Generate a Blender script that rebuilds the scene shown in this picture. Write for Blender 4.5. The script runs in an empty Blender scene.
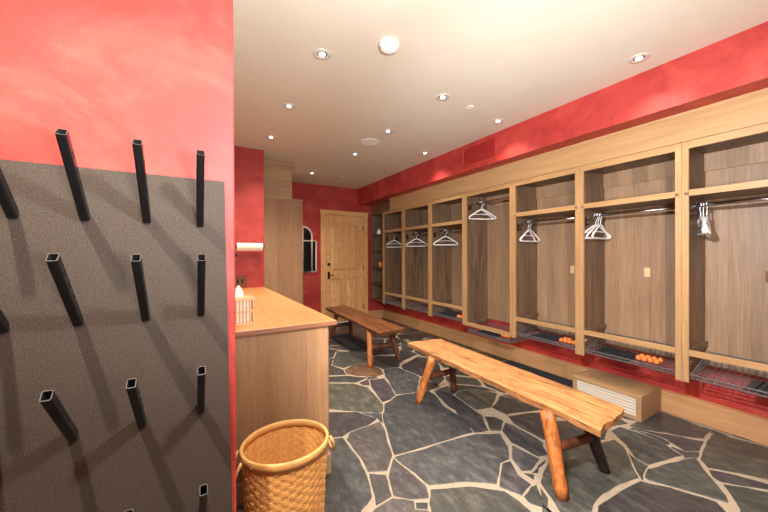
import bpy, bmesh, math, random
from math import sin, cos, pi, radians
from mathutils import Vector, Matrix, noise
random.seed(7)
scene = bpy.context.scene
COL = scene.collection

# ---------------------------------------------------------------- materials
def new_mat(name):
    m = bpy.data.materials.new(name); m.use_nodes = True
    nt = m.node_tree; b = nt.nodes['Principled BSDF']
    return m, nt, b
def N(nt, t, **kw):
    n = nt.nodes.new(t)
    for k, v in kw.items(): setattr(n, k, v)
    return n
def ramp(nt, stops):
    r = N(nt, 'ShaderNodeValToRGB'); e = r.color_ramp.elements
    while len(e) < len(stops): e.new(0.5)
    for i, (p, c) in enumerate(stops):
        e[i].position = p; e[i].color = (*c, 1)
    return r
def lin(c):
    return tuple(((x/255)/12.92 if x/255 <= .04045 else (((x/255)+.055)/1.055)**2.4) for x in c)
def plain(name, rgb, rough=.5, metal=0, bump=0, scale=60):
    m, nt, b = new_mat(name)
    b.inputs['Base Color'].default_value = (*lin(rgb), 1)
    b.inputs['Roughness'].default_value = rough; b.inputs['Metallic'].default_value = metal
    tc = N(nt, 'ShaderNodeTexCoord'); nz = N(nt, 'ShaderNodeTexNoise'); nz.inputs['Scale'].default_value = scale
    nt.links.new(tc.outputs['Object'], nz.inputs['Vector'])
    rr = N(nt, 'ShaderNodeMapRange'); rr.inputs['To Min'].default_value = max(0, rough-.06); rr.inputs['To Max'].default_value = min(1, rough+.06)
    nt.links.new(nz.outputs['Fac'], rr.inputs['Value']); nt.links.new(rr.outputs['Result'], b.inputs['Roughness'])
    if bump:
        bp = N(nt, 'ShaderNodeBump'); bp.inputs['Strength'].default_value = bump; bp.inputs['Distance'].default_value = .01
        nt.links.new(nz.outputs['Fac'], bp.inputs['Height']); nt.links.new(bp.outputs['Normal'], b.inputs['Normal'])
    return m
def wood(name, c0, c1, axis='z', rough=.45, scale=1.0, knots=0, plank=0, plank_axis='y', contrast=1.0, bump=.15, fleck=0):
    """long grain along axis; plank = board width in metres with its own tint"""
    m, nt, b = new_mat(name); L = nt.links.new
    tc = N(nt, 'ShaderNodeTexCoord'); oi = N(nt, 'ShaderNodeObjectInfo')
    add = N(nt, 'ShaderNodeVectorMath', operation='ADD'); mul = N(nt, 'ShaderNodeVectorMath', operation='SCALE')
    cmb = N(nt, 'ShaderNodeCombineXYZ')
    for k in range(3): L(oi.outputs['Random'], cmb.inputs[k])
    L(cmb.outputs[0], mul.inputs[0]); mul.inputs['Scale'].default_value = 13.7
    L(tc.outputs['Object'], add.inputs[0]); L(mul.outputs[0], add.inputs[1])
    src = add.outputs[0]
    if plank:
        sep = N(nt, 'ShaderNodeSeparateXYZ'); L(tc.outputs['Object'], sep.inputs[0])
        dv = N(nt, 'ShaderNodeMath', operation='DIVIDE'); L(sep.outputs['XYZ'.index(plank_axis.upper())], dv.inputs[0]); dv.inputs[1].default_value = plank
        fl = N(nt, 'ShaderNodeMath', operation='FLOOR'); L(dv.outputs[0], fl.inputs[0])
        wn = N(nt, 'ShaderNodeTexWhiteNoise', noise_dimensions='1D')
        ad = N(nt, 'ShaderNodeMath', operation='ADD'); L(fl.outputs[0], ad.inputs[0]); L(oi.outputs['Random'], ad.inputs[1]); L(ad.outputs[0], wn.inputs['W'])
        a2 = N(nt, 'ShaderNodeVectorMath', operation='ADD'); s2 = N(nt, 'ShaderNodeVectorMath', operation='SCALE'); s2.inputs['Scale'].default_value = 5
        L(wn.outputs['Color'], s2.inputs[0]); L(src, a2.inputs[0]); L(s2.outputs[0], a2.inputs[1]); src = a2.outputs[0]
    mp = N(nt, 'ShaderNodeMapping'); sc = [9*scale]*3; sc['xyz'.index(axis)] = .8*scale; mp.inputs['Scale'].default_value = sc
    L(src, mp.inputs['Vector'])
    n1 = N(nt, 'ShaderNodeTexNoise'); n1.inputs['Scale'].default_value = 1.6; n1.inputs['Detail'].default_value = 5; n1.inputs['Distortion'].default_value = 1.2
    L(mp.outputs[0], n1.inputs['Vector'])
    mp2 = N(nt, 'ShaderNodeMapping'); sc = [90*scale]*3; sc['xyz'.index(axis)] = 3*scale; mp2.inputs['Scale'].default_value = sc
    L(src, mp2.inputs['Vector'])
    n2 = N(nt, 'ShaderNodeTexNoise'); n2.inputs['Scale'].default_value = 1.5; n2.inputs['Detail'].default_value = 3
    L(mp2.outputs[0], n2.inputs['Vector'])
    mx = N(nt, 'ShaderNodeMix'); mx.inputs[0].default_value = .5
    L(n1.outputs['Fac'], mx.inputs[2]); L(n2.outputs['Fac'], mx.inputs[3])
    d = .17/contrast
    rp = ramp(nt, [(.5-d, lin(c0)), (.5+d, lin(c1))]); L(mx.outputs[0], rp.inputs[0])
    colout = rp.outputs[0]
    if plank:
        hv = N(nt, 'ShaderNodeHueSaturation'); vr = N(nt, 'ShaderNodeMapRange'); vr.inputs['To Min'].default_value = .78; vr.inputs['To Max'].default_value = 1.2
        L(wn.outputs['Value'], vr.inputs['Value']); L(vr.outputs[0], hv.inputs['Value']); L(colout, hv.inputs['Color']); colout = hv.outputs[0]
    if knots:
        vo = N(nt, 'ShaderNodeTexVoronoi', voronoi_dimensions='2D'); vo.inputs['Scale'].default_value = 1; mp3 = N(nt, 'ShaderNodeMapping'); sc = [6]*3; sc['xyz'.index(axis)] = 3.6; mp3.inputs['Scale'].default_value = sc
        sp3 = N(nt, 'ShaderNodeSeparateXYZ'); cb3 = N(nt, 'ShaderNodeCombineXYZ'); L(src, mp3.inputs['Vector']); L(mp3.outputs[0], sp3.inputs[0]); L(sp3.outputs[0], cb3.inputs[0]); L(sp3.outputs['xyz'.index(axis)], cb3.inputs[1]); L(cb3.outputs[0], vo.inputs['Vector']); vo.inputs['Randomness'].default_value = 1
        kr = ramp(nt, [(.02, (1, 1, 1)), (.12, (0, 0, 0))]); L(vo.outputs['Distance'], kr.inputs[0])
        km = N(nt, 'ShaderNodeMix', data_type='RGBA'); km.inputs[7].default_value = (*lin(tuple(x*.55 for x in c0)), 1)
        kmul = N(nt, 'ShaderNodeMath', operation='MULTIPLY'); kmul.inputs[1].default_value = knots
        L(kr.outputs[0], kmul.inputs[0]); L(kmul.outputs[0], km.inputs[0]); L(colout, km.inputs[6]); colout = km.outputs[2]
    if fleck:
        mp4 = N(nt, 'ShaderNodeMapping'); sc = [38]*3; sc['xyz'.index(axis)] = 6; mp4.inputs['Scale'].default_value = sc
        n5 = N(nt, 'ShaderNodeTexNoise'); n5.inputs['Scale'].default_value = 1; n5.inputs['Detail'].default_value = 6; n5.inputs['Roughness'].default_value = .65
        L(src, mp4.inputs['Vector']); L(mp4.outputs[0], n5.inputs['Vector'])
        fr = ramp(nt, [(.30, (1, 1, 1)), (.47, (0, 0, 0))]); L(n5.outputs['Fac'], fr.inputs[0])
        fm = N(nt, 'ShaderNodeMath', operation='MULTIPLY'); fm.inputs[1].default_value = fleck; L(fr.outputs[0], fm.inputs[0])
        fx = N(nt, 'ShaderNodeMix', data_type='RGBA'); L(fm.outputs[0], fx.inputs[0]); L(colout, fx.inputs[6]); fx.inputs[7].default_value = (*lin(tuple(x*.42 for x in c0)), 1); colout = fx.outputs[2]
    L(colout, b.inputs['Base Color']); b.inputs['Roughness'].default_value = rough
    bp = N(nt, 'ShaderNodeBump'); bp.inputs['Strength'].default_value = bump; bp.inputs['Distance'].default_value = .004
    L(n2.outputs['Fac'], bp.inputs['Height']); L(bp.outputs['Normal'], b.inputs['Normal'])
    return m
def plaster(name, c0, c1, c2, rough=.55, bump=.25, scratch=.55):
    m, nt, b = new_mat(name); L = nt.links.new
    tc = N(nt, 'ShaderNodeTexCoord')
    n1 = N(nt, 'ShaderNodeTexNoise'); n1.inputs['Scale'].default_value = 2.6; n1.inputs['Detail'].default_value = 9; n1.inputs['Distortion'].default_value = .7; n1.inputs['Roughness'].default_value = .68
    L(tc.outputs['Object'], n1.inputs['Vector'])
    rp = ramp(nt, [(.33, lin(c0)), (.52, lin(c1)), (.7, lin(c2))]); L(n1.outputs['Fac'], rp.inputs[0])
    # thin trowel scratches
    n3 = N(nt, 'ShaderNodeTexNoise'); n3.inputs['Scale'].default_value = 5; n3.inputs['Detail'].default_value = 4; n3.inputs['Distortion'].default_value = 3
    L(tc.outputs['Object'], n3.inputs['Vector'])
    sr = ramp(nt, [(.492, (0, 0, 0)), (.5, (1, 1, 1)), (.508, (0, 0, 0))] ); L(n3.outputs['Fac'], sr.inputs[0])
    n4 = N(nt, 'ShaderNodeTexNoise'); n4.inputs['Scale'].default_value = 3.1; L(tc.outputs['Object'], n4.inputs['Vector'])
    mk = N(nt, 'ShaderNodeMapRange'); mk.inputs['From Min'].default_value = .5; mk.inputs['From Max'].default_value = .62; mk.inputs['To Max'].default_value = scratch
    L(n4.outputs['Fac'], mk.inputs['Value'])
    mm = N(nt, 'ShaderNodeMath', operation='MULTIPLY'); L(sr.outputs[0], mm.inputs[0]); L(mk.outputs[0], mm.inputs[1])
    mx = N(nt, 'ShaderNodeMix', data_type='RGBA'); L(mm.outputs[0], mx.inputs[0]); L(rp.outputs[0], mx.inputs[6]); mx.inputs[7].default_value = (*lin(tuple(x*.6 for x in c0)), 1)
    L(mx.outputs[2], b.inputs['Base Color'])
    b.inputs['Roughness'].default_value = rough
    bp = N(nt, 'ShaderNodeBump'); bp.inputs['Strength'].default_value = bump; bp.inputs['Distance'].default_value = .01
    L(n1.outputs['Fac'], bp.inputs['Height']); L(bp.outputs['Normal'], b.inputs['Normal'])
    return m
def slate():
    m, nt, b = new_mat('slate_stone'); L = nt.links.new
    tc = N(nt, 'ShaderNodeTexCoord')
    at = N(nt, 'ShaderNodeAttribute'); at.attribute_name = 'tint'
    n1 = N(nt, 'ShaderNodeTexNoise'); n1.inputs['Scale'].default_value = 9; n1.inputs['Detail'].default_value = 11; n1.inputs['Roughness'].default_value = .78; n1.inputs['Distortion'].default_value = .25
    mp = N(nt, 'ShaderNodeMapping'); mp.inputs['Scale'].default_value = (1.7, .8, 1); mp.inputs['Rotation'].default_value = (0, 0, .5)
    L(tc.outputs['Object'], mp.inputs['Vector']); L(mp.outputs[0], n1.inputs['Vector'])
    rp = ramp(nt, [(.3, lin((40, 40, 43))), (.5, lin((62, 62, 63))), (.72, lin((104, 101, 96)))]); L(n1.outputs['Fac'], rp.inputs[0])
    mx = N(nt, 'ShaderNodeMix', data_type='RGBA', blend_type='MULTIPLY'); mx.inputs[0].default_value = 1
    L(rp.outputs[0], mx.inputs[6]); L(at.outputs['Color'], mx.inputs[7]); L(mx.outputs[2], b.inputs['Base Color'])
    b.inputs['Roughness'].default_value = .38
    bp = N(nt, 'ShaderNodeBump'); bp.inputs['Strength'].default_value = .55; bp.inputs['Distance'].default_value = .012
    L(n1.outputs['Fac'], bp.inputs['Height']); L(bp.outputs['Normal'], b.inputs['Normal'])
    return m
def speckle(name, c0, c1, scale):
    m, nt, b = new_mat(name); L = nt.links.new
    tc = N(nt, 'ShaderNodeTexCoord'); n1 = N(nt, 'ShaderNodeTexNoise'); n1.inputs['Scale'].default_value = scale; n1.inputs['Detail'].default_value = 3
    L(tc.outputs['Object'], n1.inputs['Vector']); rp = ramp(nt, [(.35, lin(c0)), (.65, lin(c1))]); L(n1.outputs['Fac'], rp.inputs[0]); L(rp.outputs[0], b.inputs['Base Color'])
    b.inputs['Roughness'].default_value = .8; return m
def emis(name, rgb, s):
    m, nt, b = new_mat(name)
    b.inputs['Base Color'].default_value = (*rgb, 1); b.inputs['Emission Color'].default_value = (*rgb, 1); b.inputs['Emission Strength'].default_value = s
    return m

M = {}
M['red'] = plaster('red_plaster', (150, 40, 38), (176, 55, 48), (194, 80, 69))
M['red_deep'] = plain('red_louvre_shade', (150, 30, 32), .45)  # louvre red deepened so the colour carries the shade of its depth
M['cream'] = plaster('cream_plaster', (216, 208, 190), (219, 211, 194), (222, 215, 199), rough=.85, bump=.05, scratch=.04)
M['oak'] = wood('oak_frame', (158, 120, 78), (186, 148, 102), 'z')
M['oak_h'] = wood('oak_rail', (160, 122, 80), (188, 150, 104), 'y')
M['fascia'] = wood('oak_fascia', (172, 134, 90), (194, 156, 110), 'y', scale=.7)
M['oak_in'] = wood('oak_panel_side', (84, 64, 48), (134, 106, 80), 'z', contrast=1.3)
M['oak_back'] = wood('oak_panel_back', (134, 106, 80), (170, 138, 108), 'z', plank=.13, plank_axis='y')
M['cab'] = wood('cabinet_oak', (148, 110, 76), (172, 134, 98), 'z', scale=1.6, plank=.16, plank_axis='x')
M['cab_h'] = wood('cabinet_oak_level', (152, 122, 90), (184, 152, 116), 'x', scale=.8)
M['counter'] = wood('counter_top', (190, 132, 80), (220, 164, 108), 'y', plank=.22, plank_axis='x', rough=.3)
M['bench'] = wood('bench_light', (150, 92, 48), (210, 150, 92), 'y', rough=.6, bump=.8, contrast=1.5, knots=.3, scale=1.6, fleck=.9)
M['bench_dk'] = wood('bench_dark', (74, 42, 26), (130, 80, 48), 'y', rough=.38, bump=.6, contrast=1.3, fleck=.8)
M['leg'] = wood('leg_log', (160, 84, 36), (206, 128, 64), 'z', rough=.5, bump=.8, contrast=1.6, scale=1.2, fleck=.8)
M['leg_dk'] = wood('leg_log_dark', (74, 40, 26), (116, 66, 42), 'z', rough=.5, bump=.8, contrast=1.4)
M['leg_black'] = wood('leg_log_darkest', (30, 22, 20), (58, 40, 34), 'z', rough=.5, bump=.8)  # darkest leg tone, used on one near leg of the light bench
M['edge'] = wood('counter_edge', (120, 76, 54), (156, 104, 76), 'x')
M['alder'] = wood('knotty_alder', (212, 154, 94), (242, 194, 134), 'z', knots=.6)
M['alder_h'] = wood('knotty_alder_trim', (212, 156, 94), (240, 192, 128), 'x')
M['base'] = wood('base_trim', (190, 140, 92), (212, 164, 114), 'y', scale=.6, knots=.15)
M['boxwood'] = wood('toe_box_oak', (148, 116, 82), (180, 146, 108), 'y')
M['black'] = plain('black_tube', (22, 22, 24), .32, .2)
M['darkin'] = plain('tube_inside', (8, 8, 8), .8)
M['rim'] = plain('cut_edge', (46, 43, 41), .6, 0)
M['panel'] = speckle('charcoal_panel', (50, 42, 36), (76, 64, 55), 220)
M['chrome'] = plain('chrome', (205, 205, 208), .18, 1)
M['wire'] = plain('coated_wire', (140, 141, 146), .3, .6)
M['bronze'] = plain('dark_bronze', (44, 34, 28), .4, .7)
M['bronze_p'] = plain('bronze_plate', (110, 66, 38), .45, .5)
M['white'] = plain('white_plastic', (248, 247, 245), .35)
M['paper'] = plain('paper', (246, 240, 230), .85, 0, .2, 120)
M['ivory'] = plain('ivory_plastic', (222, 196, 150), .5)
M['orange'] = plain('orange_foam', (240, 138, 70), .6)
M['rubber'] = plain('black_rubber', (42, 46, 54), .6, 0, .4, 120)
M['mortar'] = plain('mortar', (152, 138, 120), .85, 0, .8, 40)
M['slate'] = slate()
M['wicker'] = wood('wicker', (206, 146, 76), (232, 178, 108), 'z', rough=.5, scale=3)
M['wicker_rim'] = wood('wicker_rim', (204, 150, 82), (234, 186, 118), 'x', rough=.45, scale=2)
M['slat'] = plain('tissue_slat', (226, 178, 128), .55)
M['grille'] = plain('grille_metal', (216, 206, 188), .45, 0)
M['glass'] = plain('dark_glass', (30, 34, 38), .06, .3)
M['offwhite'] = plain('offwhite_frame', (222, 206, 190), .5)
M['bulb'] = emis('lamp_glow', (1, .95, .88), 5)
M['brass'] = plain('steel_trim', (226, 220, 212), .4, .3)
M['can'] = plain('lamp_housing', (120, 116, 112), .4, .6)

# ---------------------------------------------------------------- mesh helpers
def link(name, bm, mats, parent=None, smooth=False, loc=None, rot=None):
    me = bpy.data.meshes.new(name); bmesh.ops.recalc_face_normals(bm, faces=bm.faces); bm.to_mesh(me); bm.free()
    if not isinstance(mats, (list, tuple)): mats = [mats]
    for m in mats: me.materials.append(m)
    if smooth:
        for p in me.polygons: p.use_smooth = True
    o = bpy.data.objects.new(name, me); COL.objects.link(o)
    if parent: o.parent = parent
    if loc: o.location = loc
    if rot: o.rotation_euler = rot
    return o
def tag(o, label=None, cat=None, group=None, kind=None):
    if label: o['label'] = label
    if cat: o['category'] = cat
    if group: o['group'] = group
    if kind: o['kind'] = kind
    return o
def thing(name, label, cat, loc=(0, 0, 0), rz=0, group=None):
    o = bpy.data.objects.new(name, None); COL.objects.link(o); o.location = loc; o.rotation_euler = (0, 0, rz); o.empty_display_size = .1
    return tag(o, label, cat, group)
def dup(o, parent=None):
    c = o.copy(); COL.objects.link(c)
    if parent: c.parent = parent
    for ch in list(o.children): dup(ch, c)
    return c
def box(bm, x0, x1, y0, y1, z0, z1, bev=0, mi=0):
    r = bmesh.ops.create_cube(bm, size=1); vs = r['verts']
    for v in vs:
        v.co = Vector(((x0+x1)/2+v.co.x*(x1-x0), (y0+y1)/2+v.co.y*(y1-y0), (z0+z1)/2+v.co.z*(z1-z0)))
    fs = list({f for v in vs for f in v.link_faces})
    for f in fs: f.material_index = mi
    if bev:
        es = list({e for v in vs for e in v.link_edges})
        rr = bmesh.ops.bevel(bm, geom=es, offset=bev, segments=2, affect='EDGES', profile=.6)
        for f in rr['faces']: f.material_index = mi
def B(*a, **k):
    bm = bmesh.new(); box(bm, *a, **k); return bm
def rod(bm, p, q, r, n=8, r2=None, mi=0, cap=True):
    p, q = Vector(p), Vector(q); d = q-p
    if d.length < 1e-6: return
    mt = Matrix.Translation((p+q)/2) @ d.to_track_quat('Z', 'Y').to_matrix().to_4x4()
    rr = bmesh.ops.create_cone(bm, cap_ends=cap, segments=n, radius1=r, radius2=r if r2 is None else r2, depth=d.length, matrix=mt)
    for f in {f for v in rr['verts'] for f in v.link_faces}: f.material_index = mi
def sweep(bm, pts, r, n=8, closed=False, mi=0, flat=1.0):
    pts = [Vector(p) for p in pts]; rings = []; m = len(pts)
    up = Vector((0, 0, 1)); prev = None
    for i, p in enumerate(pts):
        a = pts[(i-1) % m] if (closed or i) else pts[0]; b = pts[(i+1) % m] if (closed or i < m-1) else pts[-1]
        t = (b-a).normalized()
        ref = prev if prev is not None else (up if abs(t.z) < .9 else Vector((1, 0, 0)))
        x = (ref - t*ref.dot(t)).normalized(); y = t.cross(x); prev = x
        rr = r(i/(m-1)) if callable(r) else r
        rings.append([bm.verts.new(p + (x*cos(2*pi*k/n)*flat + y*sin(2*pi*k/n))*rr) for k in range(n)])
    for i in range(m if closed else m-1):
        A, C = rings[i], rings[(i+1) % m]
        for k in range(n):
            f = bm.faces.new((A[k], A[(k+1) % n], C[(k+1) % n], C[k])); f.material_index = mi
    if not closed:
        bm.faces.new(rings[0]).material_index = mi; bm.faces.new(rings[-1]).material_index = mi
def lathe(bm, prof, n=32, c=(0, 0, 0), mi=0):
    rings = []
    for r, z in prof:
        rings.append([bm.verts.new((c[0]+r*cos(2*pi*k/n), c[1]+r*sin(2*pi*k/n), c[2]+z)) for k in range(n)] if r > 1e-5 else [bm.verts.new((c[0], c[1], c[2]+z))])
    for A, C in zip(rings, rings[1:]):
        for k in range(n):
            a = (A[k], A[(k+1) % n]) if len(A) > 1 else (A[0],)
            b = (C[(k+1) % n], C[k]) if len(C) > 1 else (C[0],)
            if len(a)+len(b) >= 3: bm.faces.new(a+b).material_index = mi
def prism(bm, poly, z0, z1, axis='z', mi=0):
    def P(a, b, c): return {'z': (a, b, c), 'y': (a, c, b), 'x': (c, a, b)}[axis]
    lo = [bm.verts.new(P(a, b, z0)) for a, b in poly]; hi = [bm.verts.new(P(a, b, z1)) for a, b in poly]; n = len(poly)
    bm.faces.new(lo).material_index = mi; bm.faces.new(hi).material_index = mi
    for i in range(n): bm.faces.new((lo[i], lo[(i+1) % n], hi[(i+1) % n], hi[i])).material_index = mi
def struct(name, bm, m, parent=None, **k):
    o = link(name, bm, m, parent, **k)
    if not parent: o['kind'] = 'structure'
    return o
E_DEF = 66; ENERGY = {0: 45, 6: 40, 7: 40, 8: 40, 10: 260, 11: 90, 12: 50, 1: 105, 2: 110, 9: 80, 5: 85}
WARM = (1, .85, .68)
CEILING_FILLS = [((.35, -.45, 1.45), (radians(180-26), 0, radians(-38)), .5, 98, (1, .97, .93))]  # added soft uplight behind the camera, only there to brighten the ceiling
FL_POS = (.33, .56, 2.08); FL_E = 46; FL_R = .035; SP_E = 275
AMB = (1, .95, .9); EXPO = 0.42
STONES= [[(1.671,3.86),(1.81,3.948),(2.045,3.943),(2.093,3.647),(2.038,3.478),(1.897,3.45),(1.725,3.591),(1.637,3.72)],[(1.891,4.668),(2.1,4.506),(2.249,4.335),(2.087,3.965),(1.787,3.962),(1.678,3.941),(1.603,4.137)],[(2.05,3.866),(2.282,4.149),(2.554,3.984),(2.456,3.741),(2.342,3.582),(2.115,3.633)],[(2.126,3.627),(2.322,3.551),(2.347,3.427),(2.366,3.166),(2.072,2.821),(1.845,2.9),(1.937,3.148),(2.01,3.381)],[(1.801,3.399),(1.964,3.351),(1.908,3.102),(1.832,2.88),(1.739,2.828),(1.628,2.818),(1.674,3.004),(1.717,3.217)],[(0.741,3.923),(1.326,3.55),(1.58,3.396),(1.676,3.21),(1.645,2.993),(1.615,2.776),(1.551,2.65),(1.49,2.629),(1.106,2.963),(0.627,3.322)],[(1.652,3.386),(1.794,3.425),(1.716,3.249),(1.654,3.299)],[(0.774,4.092),(1.401,3.749),(1.6,3.666),(1.8,3.472),(1.612,3.41),(1.341,3.588),(0.749,3.965)],[(0.97,4.457),(1.524,4.077),(1.592,4.107),(1.66,3.867),(1.624,3.69),(1.417,3.792),(0.884,4.062)],[(0.614,3.256),(1.084,2.905),(1.324,2.761),(1.422,2.553),(1.291,2.495),(1.12,2.489),(1.034,2.455),(0.932,2.5),(0.495,2.636)],[(1.114,2.475),(1.42,2.495),(1.399,2.357),(1.264,2.032),(1.137,1.905),(1.022,1.963),(1.047,2.135),(1.052,2.396)],[(0.485,2.582),(0.922,2.474),(1.035,2.438),(1.03,2.118),(0.993,1.923),(0.941,1.731),(0.833,1.689),(0.704,1.475),(0.318,1.705)],[(1.018,1.942),(1.111,1.875),(1.048,1.686),(0.925,1.677),(0.962,1.795)],[(1.252,1.998),(1.283,1.654),(1.236,1.555),(1.128,1.61),(1.053,1.683),(1.118,1.848)],[(1.143,1.57),(1.204,1.534),(1.173,1.495),(1.114,1.53)],[(0.914,1.658),(1.039,1.672),(1.139,1.585),(1.105,1.527),(1.174,1.478),(1.021,1.286),(0.721,1.465),(0.805,1.609)],[(1.631,2.766),(1.723,2.802),(1.825,2.868),(2.081,2.815),(2.207,2.787),(2.198,2.66),(2.123,1.977),(1.961,1.933),(1.84,1.955),(1.277,2.024),(1.331,2.197),(1.44,2.444),(1.495,2.572)],[(2.248,2.746),(2.348,2.733),(2.365,2.534),(2.287,2.1),(2.145,1.895),(2.023,1.934),(2.034,2.035),(2.126,2.446)],[(1.264,2.004),(1.57,1.968),(1.836,1.958),(1.968,1.946),(2.192,1.812),(2.122,1.707),(2.088,1.652),(1.974,1.553),(1.882,1.557),(1.726,1.452),(1.687,1.427),(1.529,1.548),(1.312,1.646),(1.31,1.637),(1.299,1.675)],[(1.894,1.55),(1.961,1.535),(1.884,1.412),(1.875,1.31),(1.744,1.279),(1.686,1.402)],[(2.135,1.653),(2.164,1.44),(2.139,1.378),(2.058,1.355),(1.942,1.424),(1.992,1.542)],[(1.932,1.402),(2.013,1.34),(1.932,1.328)],[(1.282,1.603),(1.284,1.612),(1.518,1.503),(1.677,1.358),(1.689,1.266),(1.68,1.168),(1.617,1.01),(1.053,1.318)],[(1.747,1.268),(1.864,1.296),(1.899,1.285),(1.827,1.148),(1.706,0.957),(1.635,0.999),(1.693,1.127)],[(2.296,2.074),(2.373,2.027),(2.385,1.939),(2.231,1.844),(2.16,1.887)],[(2.372,1.907),(2.397,1.835),(2.392,1.661),(2.387,1.521),(2.26,1.425),(2.187,1.463),(2.165,1.685),(2.245,1.836)],[(2.468,2.614),(2.671,2.551),(2.803,2.354),(2.487,2.167),(2.333,2.204),(2.374,2.545)],[(2.794,2.303),(2.849,2.11),(2.907,1.882),(2.728,1.935),(2.511,2.008),(2.509,2.167)],[(2.487,1.967),(2.694,1.911),(2.85,1.835),(2.72,1.66),(2.465,1.505),(2.411,1.553),(2.417,1.715),(2.425,1.856)],[(2.072,1.346),(2.212,1.398),(2.506,1.461),(2.757,1.311),(2.91,1.282),(2.857,1.191),(2.628,1.037),(2.553,0.98),(2.359,1.017),(2.192,1.031),(2.052,1.014),(1.893,0.961),(1.79,1.023),(1.88,1.17),(1.949,1.287)],[(1.875,0.912),(2.061,0.991),(2.325,0.981),(2.526,0.959),(2.569,0.865),(2.539,0.923),(2.615,0.838),(2.684,0.699),(2.702,0.644),(2.588,0.546),(2.445,0.516)],[(2.713,0.987),(3.062,0.902),(3.156,0.859),(3.007,0.764),(2.819,0.628),(2.758,0.607),(2.706,0.705),(2.626,0.851),(2.583,0.939),(2.601,0.962)],[(3.034,1.359),(3.168,1.35),(3.193,1.178),(3.19,1.083),(3.109,0.922),(2.763,1.005),(2.779,1.084),(2.914,1.202)],[(3.278,1.087),(3.253,1.21),(3.183,1.294),(3.247,1.292),(3.292,1.197),(3.391,1.092),(3.445,0.961),(3.489,0.903),(3.291,0.874),(3.196,0.931)],[(3.796,1.297),(3.797,1.126),(3.749,0.929),(3.543,0.918),(3.481,0.972),(3.291,1.204),(3.254,1.317),(3.48,1.317)],[(3.71,0.901),(3.775,0.732),(3.815,0.505),(3.402,0.45),(3.263,0.533),(3.19,0.655),(3.088,0.774),(3.165,0.84),(3.349,0.867),(3.65,0.904)],[(3.06,0.767),(3.147,0.646),(3.199,0.523),(3.248,0.43),(3.195,0.423),(3.128,0.511),(3.045,0.591),(2.968,0.689),(2.988,0.73)],[(2.946,0.67),(3.032,0.588),(3.089,0.505),(3.182,0.421),(2.71,0.358),(2.498,0.485),(2.757,0.558),(2.899,0.638)],[(2.409,3.62),(2.822,3.809),(2.886,3.422),(2.582,2.955),(2.371,2.847),(2.401,3.064),(2.385,3.221),(2.334,3.508)],[(2.747,4.193),(2.878,4.113),(2.865,3.891),(2.493,3.755),(2.626,3.982)],[(3.244,5.057),(3.899,4.887),(3.976,4.524),(3.724,4.611),(3.39,4.638),(3.116,4.729)],[(3.025,4.562),(3.582,4.49),(3.547,4.037),(3.136,4.031),(2.987,4.247),(2.806,4.232)],[(2.444,4.709),(2.893,4.572),(2.78,4.248),(2.605,4.062),(2.314,4.206),(2.271,4.378)],[(2.349,1.525),(2.739,1.703),(3.043,1.56),(3.022,1.383),(2.843,1.322),(2.551,1.472),(2.261,1.421)],[(2.11,1.446),(2.204,1.416),(2.061,1.353),(1.984,1.331),(1.985,1.375)],[(1.903,1.263),(1.86,1.182),(1.792,1.097),(1.711,1.01),(1.574,1.091)]]
# ---------------------------------------------------------------- camera (eye height 1.5 m)
yaw, pit, rol = radians(30.52), radians(-.21), radians(-.24)
F = Vector((sin(yaw)*cos(pit), cos(yaw)*cos(pit), sin(pit))); R = Vector((cos(yaw), -sin(yaw), 0)); U = R.cross(F)
R2 = R*cos(rol)+U*sin(rol); U2 = -R*sin(rol)+U*cos(rol)
cam_d = bpy.data.cameras.new('camera'); cam = bpy.data.objects.new('camera', cam_d); COL.objects.link(cam)
mw = Matrix((R2, U2, -F)).transposed().to_4x4(); mw.translation = (0, 0, 1.5); cam.matrix_world = mw
cam_d.sensor_width = 36; cam_d.lens = 320/768*36; cam_d.clip_start = .02
scene.camera = cam

# ---------------------------------------------------------------- room shell
CZ = 3.003; XW = 3.90; YF = 6.606; XL = -1.9; YB = -2.6
struct('ceiling', B(XL-.1, XW+.1, YB-.1, YF+.1, CZ, CZ+.1), M['cream'])
struct('wall_right', B(XW, XW+.1, YB-.1, YF+.1, 0, CZ), M['red'])
struct('wall_back', B(XL, XW, YB-.1, YB, 0, CZ), M['red'])
struct('wall_left', B(XL-.1, XL, YB-.1, YF+.1, 0, CZ), M['red'])
DX0, DX1, DZ = 2.405, 3.355, 2.385
bm = bmesh.new(); box(bm, XL, DX0, YF, YF+.12, 0, CZ); box(bm, DX1, XW, YF, YF+.12, 0, CZ); box(bm, DX0, DX1, YF, YF+.12, DZ, CZ)
struct('wall_far', bm, M['red'])
struct('wall_near', B(XL, .136, 1.4, 1.52, 0, CZ, bev=.006), M['red'])
struct('wall_alcove', B(XL, .852, 4.82, 5.0, 0, CZ, bev=.006), M['red'])
struct('trim_soffit', B(3.20, XW, YB, YF, 2.639, CZ), M['red'])
struct('baseboard_right', B(3.828, XW, YB, YF, 0, .1935, bev=.004), M['base'])
struct('baseboard_far', B(1.6, DX0-.09, YF-.02, YF, 0, .1935, bev=.004), M['base'])
struct('baseboard_corner', B(DX1+.09, XW-.022, YF-.02, YF, 0, .1935, bev=.004), M['base'])

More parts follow.
